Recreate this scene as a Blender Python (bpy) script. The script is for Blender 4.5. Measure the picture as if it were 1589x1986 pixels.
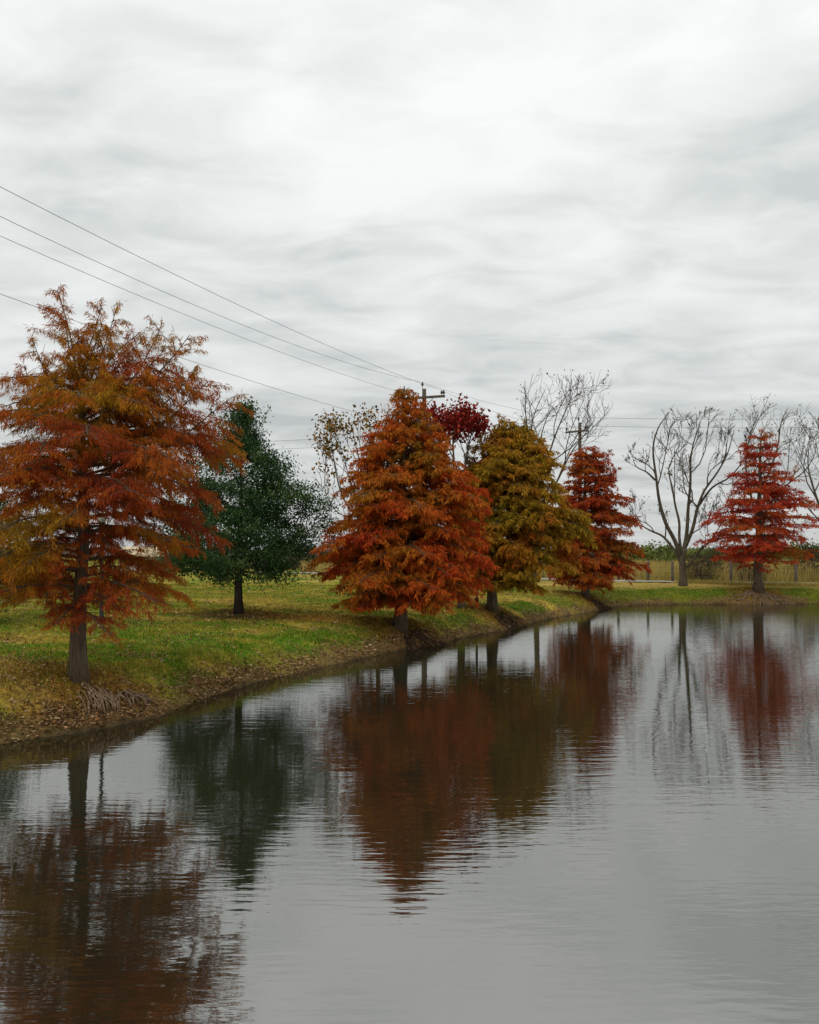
import bpy, math, random
import numpy as np
from mathutils import Vector

for o in list(bpy.data.objects):
    bpy.data.objects.remove(o, do_unlink=True)
SC = bpy.context.scene
COL = SC.collection
random.seed(7)
RNG = np.random.default_rng(11)

# ------------------------------------------------------------------ camera
IW, IH, FPX, HORIZ, CAMZ = 1589.0, 1986.0, 1750.0, 1078.0, 3.0
cam = bpy.data.cameras.new('camera')
cam_o = bpy.data.objects.new('camera', cam)
COL.objects.link(cam_o)
cam.sensor_fit = 'HORIZONTAL'
cam.sensor_width = 36.0
cam.lens = 36.0 * FPX / IW
cam.shift_y = (HORIZ - IH / 2) / IW
cam.clip_start = 0.1
cam.clip_end = 20000
cam_o.location = (0, 0, CAMZ)
cam_o.rotation_euler = (math.radians(90), 0, 0)
SC.camera = cam_o

# ------------------------------------------------------------------ sky, sun, exposure
SUN_EL, SUN_AZ = math.radians(52), math.radians(200)   # azimuth clockwise from +Y
w = bpy.data.worlds.new('World')
SC.world = w
w.use_nodes = True
nt = w.node_tree
nt.nodes.clear()
def N(tree, kind, **kw):
    n = tree.nodes.new(kind)
    for k, v in kw.items():
        if k.startswith('i_'):
            n.inputs[k[2:].replace('_', ' ')].default_value = v
        else:
            setattr(n, k, v)
    return n
def LK(tree, a, b):
    tree.links.new(a, b)
def ramp(tree, stops, interp='LINEAR'):
    r = tree.nodes.new('ShaderNodeValToRGB')
    r.color_ramp.interpolation = interp
    e = r.color_ramp.elements
    while len(e) > 1:
        e.remove(e[-1])
    e[0].position = stops[0][0]; e[0].color = tuple(stops[0][1]) + (1,)
    for p, c in stops[1:]:
        q = e.new(p); q.color = tuple(c) + (1,)
    return r
def math_node(tree, op, a, b=None):
    m = tree.nodes.new('ShaderNodeMath'); m.operation = op
    for i, v in enumerate((a, b)):
        if v is None: continue
        if isinstance(v, (int, float)): m.inputs[i].default_value = v
        else: tree.links.new(v, m.inputs[i])
    return m.outputs[0]
sky = N(nt, 'ShaderNodeTexSky', sky_type='NISHITA', sun_disc=False, sun_elevation=SUN_EL, sun_rotation=SUN_AZ)
tc = N(nt, 'ShaderNodeTexCoord')
sep = N(nt, 'ShaderNodeSeparateXYZ'); LK(nt, tc.outputs['Generated'], sep.inputs[0])
zz = math_node(nt, 'ADD', math_node(nt, 'MAXIMUM', sep.outputs[2], 0.0), 0.12)
cx = math_node(nt, 'DIVIDE', sep.outputs[0], zz)
cy = math_node(nt, 'DIVIDE', sep.outputs[1], zz)
comb = N(nt, 'ShaderNodeCombineXYZ'); LK(nt, cx, comb.inputs[0]); LK(nt, cy, comb.inputs[1])
mp = N(nt, 'ShaderNodeMapping'); LK(nt, comb.outputs[0], mp.inputs[0])
mp.inputs['Rotation'].default_value = (0, 0, math.radians(24))
mp.inputs['Scale'].default_value = (1.0, 1.35, 1)
mp.inputs['Location'].default_value = (2.3, 0.9, 0)
n1 = N(nt, 'ShaderNodeTexNoise'); LK(nt, mp.outputs[0], n1.inputs['Vector'])
n1.inputs['Scale'].default_value = 1.05; n1.inputs['Detail'].default_value = 5; n1.inputs['Roughness'].default_value = 0.47
n1.inputs['Distortion'].default_value = 0.35
n2 = N(nt, 'ShaderNodeTexNoise'); LK(nt, mp.outputs[0], n2.inputs['Vector'])
n2.inputs['Scale'].default_value = 3.4; n2.inputs['Detail'].default_value = 6; n2.inputs['Roughness'].default_value = 0.55; n2.inputs['Distortion'].default_value = 0.5
nmix = math_node(nt, 'ADD', math_node(nt, 'MULTIPLY', n1.outputs[0], 0.58), math_node(nt, 'MULTIPLY', n2.outputs[0], 0.42))
cr = ramp(nt, [(0.36, (0.66, 0.69, 0.685)), (0.44, (0.78, 0.81, 0.80)), (0.52, (0.89, 0.918, 0.907)), (0.60, (0.985, 1.0, 0.99))])
LK(nt, nmix, cr.inputs[0])
# overcast luminance grows from the horizon upward (standard overcast sky)
grad = ramp(nt, [(0.0, (0.68,) * 3), (0.10, (0.74,) * 3), (0.22, (0.87,) * 3), (0.38, (0.98,) * 3), (0.6, (1.04,) * 3), (1.0, (1.1,) * 3)])
LK(nt, math_node(nt, 'MAXIMUM', sep.outputs[2], 0.0), grad.inputs[0])
mul = N(nt, 'ShaderNodeMix', data_type='RGBA', blend_type='MULTIPLY'); mul.inputs[0].default_value = 1
LK(nt, cr.outputs[0], mul.inputs[6]); LK(nt, grad.outputs[0], mul.inputs[7])
sc10 = N(nt, 'ShaderNodeVectorMath', operation='SCALE'); sc10.inputs['Scale'].default_value = 10.0
LK(nt, mul.outputs[2], sc10.inputs[0])
mix = N(nt, 'ShaderNodeMix', data_type='RGBA'); mix.inputs[0].default_value = 0.96
LK(nt, sky.outputs[0], mix.inputs[6]); LK(nt, sc10.outputs[0], mix.inputs[7])
bg = N(nt, 'ShaderNodeBackground'); bg.inputs['Strength'].default_value = 0.1
LK(nt, mix.outputs[2], bg.inputs[0])
wo = N(nt, 'ShaderNodeOutputWorld'); LK(nt, bg.outputs[0], wo.inputs[0])

sun = bpy.data.lights.new('sun', 'SUN'); sun.energy = 1.1; sun.angle = math.radians(14); sun.color = (1, 0.96, 0.9)
sun_o = bpy.data.objects.new('sun', sun); COL.objects.link(sun_o)
sd = Vector((math.sin(SUN_AZ) * math.cos(SUN_EL), math.cos(SUN_AZ) * math.cos(SUN_EL), math.sin(SUN_EL)))
sun_o.rotation_euler = sd.to_track_quat('Z', 'Y').to_euler()
sun_o.location = (0, -20, 40)

SC.view_settings.view_transform = 'Standard'
SC.view_settings.look = 'None'
SC.view_settings.exposure = 0.0
SC.view_settings.gamma = 1.0
SC.view_settings.use_curve_mapping = False

# ------------------------------------------------------------------ helpers
def pix(px, py, d):
    """a point at depth d metres along the ray of a photo pixel"""
    return np.array([(px - IW / 2) / FPX * d, d, CAMZ - (py - HORIZ) / FPX * d])

def hash2(ix, iy, seed):
    h = (ix.astype(np.int64) * 374761393 + iy.astype(np.int64) * 668265263 + seed * 1442695041) & 0xFFFFFFFF
    h = ((h ^ (h >> 13)) * 1274126177) & 0xFFFFFFFF
    h = h ^ (h >> 16)
    return (h & 0xFFFF) / 65535.0
def vnoise(x, y, seed=0):
    x = np.asarray(x, float); y = np.asarray(y, float)
    ix = np.floor(x); iy = np.floor(y); fx = x - ix; fy = y - iy
    fx = fx * fx * (3 - 2 * fx); fy = fy * fy * (3 - 2 * fy)
    a = hash2(ix, iy, seed); b = hash2(ix + 1, iy, seed); c = hash2(ix, iy + 1, seed); d = hash2(ix + 1, iy + 1, seed)
    return (a * (1 - fx) + b * fx) * (1 - fy) + (c * (1 - fx) + d * fx) * fy
def fbm(x, y, seed=0, octv=4):
    s = 0; a = 0.5; t = 0
    for k in range(octv):
        s = s + a * vnoise(x * 2 ** k, y * 2 ** k, seed + 17 * k); t += a; a *= 0.55
    return s / t

def mesh_np(name, V, F, mat=None, cols=None, smooth=False, parent=None):
    """V (n,3), F (m,3|4) index array -> one mesh object"""
    me = bpy.data.meshes.new(name)
    V = np.asarray(V, np.float32); F = np.asarray(F, np.int32)
    k = F.shape[1]
    me.vertices.add(len(V)); me.vertices.foreach_set('co', V.ravel())
    me.loops.add(F.size); me.loops.foreach_set('vertex_index', F.ravel())
    me.polygons.add(len(F)); me.polygons.foreach_set('loop_start', np.arange(0, F.size, k, dtype=np.int32))
    me.polygons.foreach_set('loop_total', np.full(len(F), k, np.int32))
    if smooth: me.polygons.foreach_set('use_smooth', np.ones(len(F), bool))
    me.update(calc_edges=True)
    if cols is not None:
        a = me.color_attributes.new('Col', 'FLOAT_COLOR', 'POINT')
        c4 = np.ones((len(V), 4), np.float32); c4[:, :3] = cols
        a.data.foreach_set('color', c4.ravel())
    if mat: me.materials.append(mat)
    o = bpy.data.objects.new(name, me); COL.objects.link(o)
    if parent: o.parent = parent
    return o

class MB:
    def __init__(s): s.v = []; s.f = []; s.n = 0
    def add(s, V, F):
        s.v.append(np.asarray(V, float)); s.f.extend([tuple(i + s.n for i in q) for q in F]); s.n += len(V)
    def tube(s, pts, rad, sides=6, cap=True):
        P = np.asarray(pts, float); n = len(P); rad = np.broadcast_to(np.asarray(rad, float), (n,))
        T = np.gradient(P, axis=0); T /= np.linalg.norm(T, axis=1)[:, None] + 1e-9
        ref = np.array([0.0, 0.0, 1.0]) if abs(T[0, 2]) < 0.8 else np.array([1.0, 0, 0])
        a = np.arange(sides) * 2 * math.pi / sides
        V = []
        for i in range(n):
            u = np.cross(T[i], ref); u /= np.linalg.norm(u) + 1e-9
            ref = np.cross(u, T[i]); v = ref
            V.append(P[i] + rad[i] * (np.cos(a)[:, None] * u + np.sin(a)[:, None] * v))
        V = np.concatenate(V)
        F = []
        for i in range(n - 1):
            for j in range(sides):
                k = (j + 1) % sides
                F.append((i * sides + j, i * sides + k, (i + 1) * sides + k, (i + 1) * sides + j))
        if cap:
            F.append(tuple(range(sides))[::-1]); F.append(tuple((n - 1) * sides + j for j in range(sides)))
        s.add(V, F)
    def box(s, c, size, ax=None):
        c = np.asarray(c, float); h = np.asarray(size, float) / 2
        A = np.eye(3) if ax is None else np.asarray(ax, float)
        V = [c + A[0] * (h[0] * i) + A[1] * (h[1] * j) + A[2] * (h[2] * k) for i in (-1, 1) for j in (-1, 1) for k in (-1, 1)]
        s.add(V, [(0, 1, 3, 2), (4, 6, 7, 5), (0, 4, 5, 1), (2, 3, 7, 6), (0, 2, 6, 4), (1, 5, 7, 3)])
    def build(s, name, mat, parent=None, smooth=True):
        me = bpy.data.meshes.new(name)
        V = np.concatenate(s.v) if s.v else np.zeros((0, 3))
        me.from_pydata(V.tolist(), [], s.f); me.update()
        if smooth:
            me.polygons.foreach_set('use_smooth', np.ones(len(me.polygons), bool))
        if mat: me.materials.append(mat)
        o = bpy.data.objects.new(name, me); COL.objects.link(o)
        if parent: o.parent = parent
        return o

def tag(o, label=None, cat=None, group=None, kind=None):
    if label: o['label'] = label
    if cat: o['category'] = cat
    if group: o['group'] = group
    if kind: o['kind'] = kind
    return o
def empty(name, loc, label=None, cat=None, group=None):
    o = bpy.data.objects.new(name, None); COL.objects.link(o); o.location = loc
    o.empty_display_size = 0.3
    return tag(o, label, cat, group)

# ------------------------------------------------------------------ materials
def new_mat(name):
    m = bpy.data.materials.new(name); m.use_nodes = True; m.node_tree.nodes.clear()
    return m, m.node_tree
def leaf_mat(name, trans=0.35, gloss=0.0, rough=0.5):
    m, t = new_mat(name)
    at = N(t, 'ShaderNodeAttribute', attribute_name='Col')
    d = N(t, 'ShaderNodeBsdfDiffuse'); tr = N(t, 'ShaderNodeBsdfTranslucent')
    LK(t, at.outputs[0], d.inputs[0]); LK(t, at.outputs[0], tr.inputs[0])
    mx = N(t, 'ShaderNodeMixShader'); mx.inputs[0].default_value = trans
    LK(t, d.outputs[0], mx.inputs[1]); LK(t, tr.outputs[0], mx.inputs[2])
    out = N(t, 'ShaderNodeOutputMaterial')
    last = mx
    if gloss:
        g = N(t, 'ShaderNodeBsdfGlossy'); g.inputs['Roughness'].default_value = rough
        m2 = N(t, 'ShaderNodeMixShader'); m2.inputs[0].default_value = gloss
        LK(t, mx.outputs[0], m2.inputs[1]); LK(t, g.outputs[0], m2.inputs[2]); last = m2
    LK(t, last.outputs[0], out.inputs[0])
    return m
def rough_mat(name, c0, c1, scale=(6, 6, 2), bump=0.4, dist=0.02, rough=0.9, detail=6):
    m, t = new_mat(name)
    tcx = N(t, 'ShaderNodeTexCoord'); mpx = N(t, 'ShaderNodeMapping'); LK(t, tcx.outputs['Object'], mpx.inputs[0])
    mpx.inputs['Scale'].default_value = scale
    nz = N(t, 'ShaderNodeTexNoise'); nz.inputs['Scale'].default_value = 1.0; nz.inputs['Detail'].default_value = detail
    nz.inputs['Roughness'].default_value = 0.65
    LK(t, mpx.outputs[0], nz.inputs['Vector'])
    r = ramp(t, [(0.32, c0), (0.68, c1)]); LK(t, nz.outputs[0], r.inputs[0])
    p = N(t, 'ShaderNodeBsdfPrincipled'); p.inputs['Roughness'].default_value = rough
    p.inputs['Specular IOR Level'].default_value = 0.15
    LK(t, r.outputs[0], p.inputs['Base Color'])
    b = N(t, 'ShaderNodeBump'); b.inputs['Strength'].default_value = bump; b.inputs['Distance'].default_value = dist
    LK(t, nz.outputs[0], b.inputs['Height']); LK(t, b.outputs[0], p.inputs['Normal'])
    out = N(t, 'ShaderNodeOutputMaterial'); LK(t, p.outputs[0], out.inputs[0])
    return m
M = {}
M['needles'] = leaf_mat('cypress_needles', 0.28)
M['oakleaf'] = leaf_mat('oak_leaves', 0.25, 0.02, 0.5)
M['blade'] = leaf_mat('grass_blades', 0.3)
M['deadleaf'] = leaf_mat('dead_leaves', 0.15)
M['bark'] = rough_mat('cypress_bark', (0.045, 0.032, 0.020), (0.15, 0.108, 0.07), (22, 22, 2.2), 0.8, 0.03)
M['oakbark'] = rough_mat('oak_bark', (0.018, 0.014, 0.011), (0.07, 0.055, 0.045), (20, 20, 5), 0.8, 0.03)
M['greybark'] = rough_mat('grey_bark', (0.030, 0.024, 0.017), (0.125, 0.10, 0.065), (9, 9, 2), 0.7, 0.03)
M['twig'] = rough_mat('twig_bark', (0.03, 0.018, 0.015), (0.07, 0.045, 0.038), (8, 8, 8), 0.2)
M['root'] = rough_mat('root_bark', (0.08, 0.05, 0.03), (0.29, 0.20, 0.125), (14, 14, 14), 0.5, 0.02)
M['mud'] = rough_mat('root_mud', (0.02, 0.013, 0.008), (0.075, 0.05, 0.03), (7, 7, 7), 0.9, 0.05)
M['polewood'] = rough_mat('pole_wood', (0.05, 0.038, 0.028), (0.15, 0.12, 0.09), (18, 18, 1.5), 0.5, 0.02)
M['postwood'] = rough_mat('post_wood', (0.06, 0.05, 0.04), (0.19, 0.165, 0.135), (18, 18, 2), 0.5, 0.02)
M['metal'] = rough_mat('grey_steel', (0.10, 0.10, 0.10), (0.17, 0.17, 0.17), (9, 9, 9), 0.1, rough=0.5)
M['wire'] = rough_mat('aluminium_wire', (0.07, 0.07, 0.072), (0.11, 0.11, 0.112), (3, 3, 3), 0.0, rough=0.6)
M['porcelain'] = rough_mat('brown_porcelain', (0.035, 0.02, 0.016), (0.06, 0.035, 0.028), (9, 9, 9), 0.05, rough=0.3)
M['greenpaint'] = rough_mat('dark_green_paint', (0.008, 0.018, 0.018), (0.014, 0.028, 0.028), (6, 6, 6), 0.05, rough=0.5)
M['lampglass'] = rough_mat('frosted_lamp_glass', (0.5, 0.5, 0.48), (0.6, 0.6, 0.58), (6, 6, 6), 0.02, rough=0.3)
M['gravel'] = rough_mat('pale_gravel', (0.26, 0.235, 0.20), (0.42, 0.385, 0.34), (3, 3, 3), 0.5, 0.02)
M['siding'] = rough_mat('pale_siding', (0.42, 0.38, 0.33), (0.52, 0.48, 0.42), (2, 2, 2), 0.05)
M['tanroof'] = rough_mat('tan_roof', (0.5, 0.4, 0.24), (0.62, 0.5, 0.32), (3, 3, 3), 0.2)
M['glass'] = rough_mat('window_glass', (0.02, 0.025, 0.03), (0.04, 0.045, 0.05), (2, 2, 2), 0.0, rough=0.1)
M['hill'] = rough_mat('far_hills', (0.10, 0.115, 0.12), (0.17, 0.175, 0.17), (0.01, 0.01, 0.03), 0.0)

# ground: colours of turf and litter come from the colour attribute, broken up by fine noise
m, t = new_mat('ground_turf')
at = N(t, 'ShaderNodeAttribute', attribute_name='Col')
tcx = N(t, 'ShaderNodeTexCoord')
nz = N(t, 'ShaderNodeTexNoise'); nz.inputs['Scale'].default_value = 7.0; nz.inputs['Detail'].default_value = 8; nz.inputs['Roughness'].default_value = 0.7
LK(t, tcx.outputs['Object'], nz.inputs['Vector'])
r = ramp(t, [(0.3, (0.35,) * 3), (0.5, (1.0,) * 3), (0.7, (1.75, 1.65, 1.5))]); LK(t, nz.outputs[0], r.inputs[0])
mx = N(t, 'ShaderNodeMix', data_type='RGBA', blend_type='MULTIPLY'); mx.inputs[0].default_value = 1
LK(t, at.outputs[0], mx.inputs[6]); LK(t, r.outputs[0], mx.inputs[7])
p = N(t, 'ShaderNodeBsdfPrincipled'); p.inputs['Roughness'].default_value = 1; p.inputs['Specular IOR Level'].default_value = 0.05
LK(t, mx.outputs[2], p.inputs['Base Color'])
b = N(t, 'ShaderNodeBump'); b.inputs['Strength'].default_value = 0.8; b.inputs['Distance'].default_value = 0.06
LK(t, nz.outputs[0], b.inputs['Height']); LK(t, b.outputs[0], p.inputs['Normal'])
out = N(t, 'ShaderNodeOutputMaterial'); LK(t, p.outputs[0], out.inputs[0])
M['ground'] = m

# pond water: murky body, mirror-like surface with fine wind ripples
m, t = new_mat('pond_water')
tcx = N(t, 'ShaderNodeTexCoord')
def wave_noise(scale, rot, detail, s):
    mpx = N(t, 'ShaderNodeMapping'); LK(t, tcx.outputs['Object'], mpx.inputs[0])
    mpx.inputs['Scale'].default_value = scale; mpx.inputs['Rotation'].default_value = (0, 0, math.radians(rot))
    q = N(t, 'ShaderNodeTexNoise'); q.inputs['Scale'].default_value = 1; q.inputs['Detail'].default_value = detail
    LK(t, mpx.outputs[0], q.inputs['Vector'])
    return math_node(t, 'MULTIPLY', q.outputs[0], s)
wv = math_node(t, 'ADD', math_node(t, 'ADD', wave_noise((0.9, 4.6, 1), 4, 2, 0.36), wave_noise((2.6, 11.0, 1), -6, 2, 0.24)), wave_noise((0.25, 0.8, 1), 10, 1, 0.3))
# calmer and livelier patches of water
gust = N(t, 'ShaderNodeTexNoise'); gust.inputs['Scale'].default_value = 0.09; gust.inputs['Detail'].default_value = 2
LK(t, tcx.outputs['Object'], gust.inputs['Vector'])
gr = N(t, 'ShaderNodeMapRange'); gr.inputs[1].default_value = 0.35; gr.inputs[2].default_value = 0.65; gr.inputs[3].default_value = 0.55; gr.inputs[4].default_value = 1.15
LK(t, gust.outputs[0], gr.inputs[0])
wv = math_node(t, 'MULTIPLY', wv, gr.outputs[0])
b = N(t, 'ShaderNodeBump'); b.inputs['Strength'].default_value = 1.0; b.inputs['Distance'].default_value = 0.010
LK(t, wv, b.inputs['Height'])
gl = N(t, 'ShaderNodeBsdfGlossy'); gl.inputs['Roughness'].default_value = 0.02; gl.inputs['Color'].default_value = (0.96, 0.95, 0.935, 1)
LK(t, b.outputs[0], gl.inputs['Normal'])
df = N(t, 'ShaderNodeBsdfDiffuse'); df.inputs['Color'].default_value = (0.016, 0.017, 0.009, 1)
fr = N(t, 'ShaderNodeFresnel'); fr.inputs['IOR'].default_value = 3.8; LK(t, b.outputs[0], fr.inputs['Normal'])
ms = N(t, 'ShaderNodeMixShader'); LK(t, fr.outputs[0], ms.inputs[0]); LK(t, df.outputs[0], ms.inputs[1]); LK(t, gl.outputs[0], ms.inputs[2])
out = N(t, 'ShaderNodeOutputMaterial'); LK(t, ms.outputs[0], out.inputs[0])
M['water'] = m

# ------------------------------------------------------------------ terrain
shore_px = [(0, 1445), (60, 1433), (130, 1424), (205, 1411), (262, 1399), (312, 1390), (345, 1374), (400, 1354), (470, 1332), (540, 1314), (610, 1298),
            (690, 1280), (770, 1263), (840, 1254), (868, 1249), (880, 1242), (930, 1231), (985, 1222), (1018, 1215), (1034, 1208), (1090, 1196), (1150, 1186), (1188, 1179), (1215, 1174.5),
            (1280, 1172.5), (1360, 1172), (1440, 1172.5), (1500, 1172), (1589, 1171)]
shore = [tuple(pix(px, HORIZ + (py - HORIZ), FPX * CAMZ / (py - HORIZ))[:2]) for px, py in shore_px]
poly = [(-4, 1.9), (-7.5, 2.6), (-9.6, 5), (-9.7, 8.5), (-8.4, 12)] + shore + [(33, 55.5), (42, 51), (48, 41), (46, 25), (36, 11), (20, 2.6), (6, 1.9)]
def catmull(P, k=5):
    P = np.array(P); n = len(P); out = []
    for i in range(n):
        a, b_, c, d = P[i - 1], P[i], P[(i + 1) % n], P[(i + 2) % n]
        for j in range(k):
            u = j / k
            out.append(0.5 * (2 * b_ + (c - a) * u + (2 * a - 5 * b_ + 4 * c - d) * u * u + (3 * b_ - a - 3 * c + d) * u ** 3))
    return np.array(out)
POND = catmull(poly, 4)
def shore_dist(x, y):
    """positive on land, negative over the pond"""
    x = np.asarray(x, float).ravel(); y = np.asarray(y, float).ravel()
    best = np.full(len(x), 1e9); inside = np.zeros(len(x), bool)
    n = len(POND)
    for i in range(n):
        ax, ay = POND[i]; bx, by = POND[(i + 1) % n]
        dx, dy = bx - ax, by - ay; L2 = dx * dx + dy * dy + 1e-12
        u = np.clip(((x - ax) * dx + (y - ay) * dy) / L2, 0, 1)
        q = (x - ax - u * dx) ** 2 + (y - ay - u * dy) ** 2
        best = np.minimum(best, q)
        if by != ay:
            cr_ = ((ay > y) != (by > y)) & (x < (bx - ax) * (y - ay) / (by - ay) + ax)
            inside ^= cr_
    s = np.sqrt(best)
    return np.where(inside, -s, s)
MOUNDS = []   # (x, y, height, sigma)
def ground_z(x, y):
    x = np.asarray(x, float); y = np.asarray(y, float); sh = x.shape
    s = shore_dist(x, y)
    x1 = x.ravel(); y1 = y.ravel()
    jit = (fbm(x1 * 1.3, y1 * 1.3, 3, 3) - 0.5) * 0.5
    s2 = s + jit * np.clip(1 - np.abs(s - 0.6) / 1.2, 0, 1)
    z = np.interp(s2, [-12, -3, -0.6, 0, 0.14, 0.4, 0.8, 1.3, 3, 8, 30, 80, 400, 5000], [-2.0, -1.1, -0.35, 0.0, 0.14, 0.27, 0.50, 0.72, 0.90, 1.08, 1.18, 1.3, 1.5, 1.6])
    land = np.clip(s / 2.0, 0, 1)
    z = z + land * ((fbm(x1 * 0.35, y1 * 0.35, 5, 3) - 0.5) * 0.16 + (fbm(x1 * 2.2, y1 * 2.2, 9, 3) - 0.5) * 0.05)
    z = z + np.clip(s / 0.3, 0, 1) * ((fbm(x1 * 5, y1 * 5, 21, 2) - 0.5) * 0.07 + np.clip(1.6 - s, 0, 1) * (fbm(x1 * 2.6, y1 * 2.6, 23, 3) - 0.5) * 0.20)
    for mx_, my_, mh, ms_ in MOUNDS:
        z = z + mh * np.exp(-((x1 - mx_) ** 2 + (y1 - my_) ** 2) / (2 * ms_ * ms_)) * np.clip(s / 0.4, 0, 1)
    return z.reshape(sh)
def gz(x, y):
    return float(ground_z(np.array([x]), np.array([y]))[0])
def hit(px, py):
    """where the ray of a photo pixel meets the ground beyond the water"""
    d = np.concatenate([np.arange(12, 80, 0.05), np.arange(80, 400, 0.5)])
    x = (px - IW / 2) / FPX * d; zr = CAMZ - (py - HORIZ) / FPX * d
    z = ground_z(x, d)
    i = int(np.argmax((zr <= z) & (z > 0.2)))
    return np.array([x[i], d[i], z[i]])

TREE_PX = {'t1': (155, 1318), 't2': (778, 1218), 't3': (953, 1183), 't4': (1136, 1157), 't5': (1470, 1146), 'oak': (465, 1192)}
TP = {k: hit(*v) for k, v in TREE_PX.items()}
print('TREES', {k: np.round(v, 2).tolist() for k, v in TP.items()})
for k, (hh, sg) in {'t1': (0.1, 0.7), 't2': (0.14, 0.8), 't3': (0.14, 0.8), 't4': (0.12, 0.9), 't5': (0.14, 1.2), 'oak': (0.13, 0.8)}.items():
    MOUNDS.append((TP[k][0], TP[k][1], hh, sg))
TP = {k: hit(*v) for k, v in TREE_PX.items()}

def lerp(a, b_, u):
    return a + (b_ - a) * np.clip(u, 0, 1)[:, None]
def sstep(a, b_, x):
    u = np.clip((x - a) / (b_ - a), 0, 1); return u * u * (3 - 2 * u)
GREEN = np.array([0.085, 0.165, 0.011]); OLIVE = np.array([0.20, 0.195, 0.022]); TAN = np.array([0.43, 0.30, 0.06])
LITTER = np.array([0.15, 0.088, 0.04]); RUST = np.array([0.27, 0.115, 0.024]); MUD = np.array([0.045, 0.032, 0.018]); STRAW = np.array([0.34, 0.225, 0.06])
def turf_color(x, y, s=None):
    x = np.asarray(x, float).ravel(); y = np.asarray(y, float).ravel()
    if s is None: s = shore_dist(x, y)
    n = len(x)
    a = fbm(x * 0.32 + 3, y * 0.55, 31, 4); b_ = fbm(x * 0.9, y * 1.3, 47, 4); c = fbm(x * 2.7, y * 2.7, 53, 3)
    col = lerp(np.tile(GREEN, (n, 1)), np.tile(OLIVE, (n, 1)), sstep(0.36, 0.60, b_))
    col = lerp(col, np.tile(TAN, (n, 1)), sstep(0.46, 0.66, a * 0.65 + b_ * 0.35) * 0.85)
    col = lerp(col, np.tile(LITTER, (n, 1)), sstep(0.55, 0.75, c) * 0.5)
    # far bank and open field: straw coloured
    far = sstep(1.5, 3.5, s) * sstep(44, 50, y) * sstep(4, 12, x)
    col = lerp(col, np.tile(STRAW, (n, 1)), far * sstep(0.2, 0.55, b_) * 0.85)
    nb = sstep(44, 50, y) * (1 - sstep(2.0, 3.5, s)) * sstep(4, 12, x)
    col = lerp(col, np.tile(GREEN * np.array([0.85, 0.62, 0.7]), (n, 1)), nb * 0.8)
    col = lerp(col, np.tile(STRAW * 0.8, (n, 1)), sstep(66, 74, y + 0.4 * x * (x < 0)) * sstep(0, 20, x + 14) * 0.9)
    # needle litter under the crowns
    for k, rr in {'t1': 2.0, 't2': 2.6, 't3': 2.4, 't4': 2.4, 't5': 2.2}.items():
        dd = np.hypot(x - TP[k][0], y - TP[k][1])
        col = lerp(col, np.tile(RUST * 0.75, (n, 1)), (1 - sstep(rr * 0.35, rr, dd + (c - 0.5) * 1.8)) * 0.75)
    ox, oy = TP['oak'][:2]
    dd = np.hypot((x - ox) * 0.8, y - oy)
    col = lerp(col, np.tile(LITTER * 0.8, (n, 1)), (1 - sstep(0.7, 1.9, dd + (c - 0.5))) * 0.9)
    dd = np.hypot((x + 3.4) * 0.42, (y - 30.5) * 0.7)
    col = lerp(col, np.tile(RUST * 1.1, (n, 1)), (1 - sstep(0.3, 1.3, dd + (b_ - 0.5) * 1.5)) * 0.7)
    # leaf-strewn foot of the bank, mud at the water
    foot = 1 - sstep(0.15, 0.75, s + (b_ - 0.5) * 1.2)
    col = lerp(col, np.tile(LITTER, (n, 1)), foot * 0.85)
    col = lerp(col, np.tile(MUD, (n, 1)), 1 - sstep(-0.05, 0.09, s))
    return col

def axis_lines(lo, hi, fine_lo, fine_hi, step, grow=1.16):
    mid = list(np.arange(fine_lo, fine_hi, step)); up = []; v = fine_hi; st = step
    while v < hi: up.append(v); st *= grow; v += st
    up.append(hi); dn = []; v = fine_lo; st = step
    while v > lo: st *= grow; v -= st; dn.append(max(v, lo))
    return np.array(sorted(set(dn)) + mid + up)
def varstep(segs):
    out = []
    for a, b_, st in segs: out += list(np.arange(a, b_ - 1e-6, st))
    return out
xm = varstep([(-16, -9, 0.35), (-9, 5, 0.13), (5, 12, 0.2), (12, 30, 0.35)])
ym = varstep([(-3, 13, 0.6), (13, 34, 0.13), (34, 50, 0.2), (50, 62, 0.3), (62, 90, 0.8)])
def extend(m_, lo, hi, st):
    v = m_[-1]; q = st; up = []
    while v < hi: v += q; up.append(min(v, hi)); q *= 1.3
    v = m_[0]; q = st; dn = []
    while v > lo: v -= q; dn.append(max(v, lo)); q *= 1.3
    return np.array(dn[::-1] + list(m_) + up)
xs = extend(xm, -6000, 6000, 0.5); ys = extend(ym, -3000, 9000, 0.8)
GX, GY = np.meshgrid(xs, ys)
S = shore_dist(GX, GY)
GZ = ground_z(GX, GY)
V = np.stack([GX.ravel(), GY.ravel(), GZ.ravel()], 1)
nx, ny = len(xs), len(ys)
ii = (np.arange(ny - 1)[:, None] * nx + np.arange(nx - 1)[None, :]).ravel()
F = np.stack([ii, ii + 1, ii + nx + 1, ii + nx], 1)
ground = mesh_np('ground', V, F, M['ground'], turf_color(GX, GY, S), smooth=True)
tag(ground, kind='structure')
print('ground tris', len(F) * 2)

wx, wy = np.linspace(-14, 54, 18), np.linspace(-1, 64, 18)
WX, WY = np.meshgrid(wx, wy)
ii = (np.arange(17)[:, None] * 18 + np.arange(17)[None, :]).ravel()
water = mesh_np('pond_water', np.stack([WX.ravel(), WY.ravel(), WX.ravel() * 0], 1), np.stack([ii, ii + 1, ii + 19, ii + 18], 1), M['water'], smooth=True)
tag(water, kind='structure')

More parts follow.
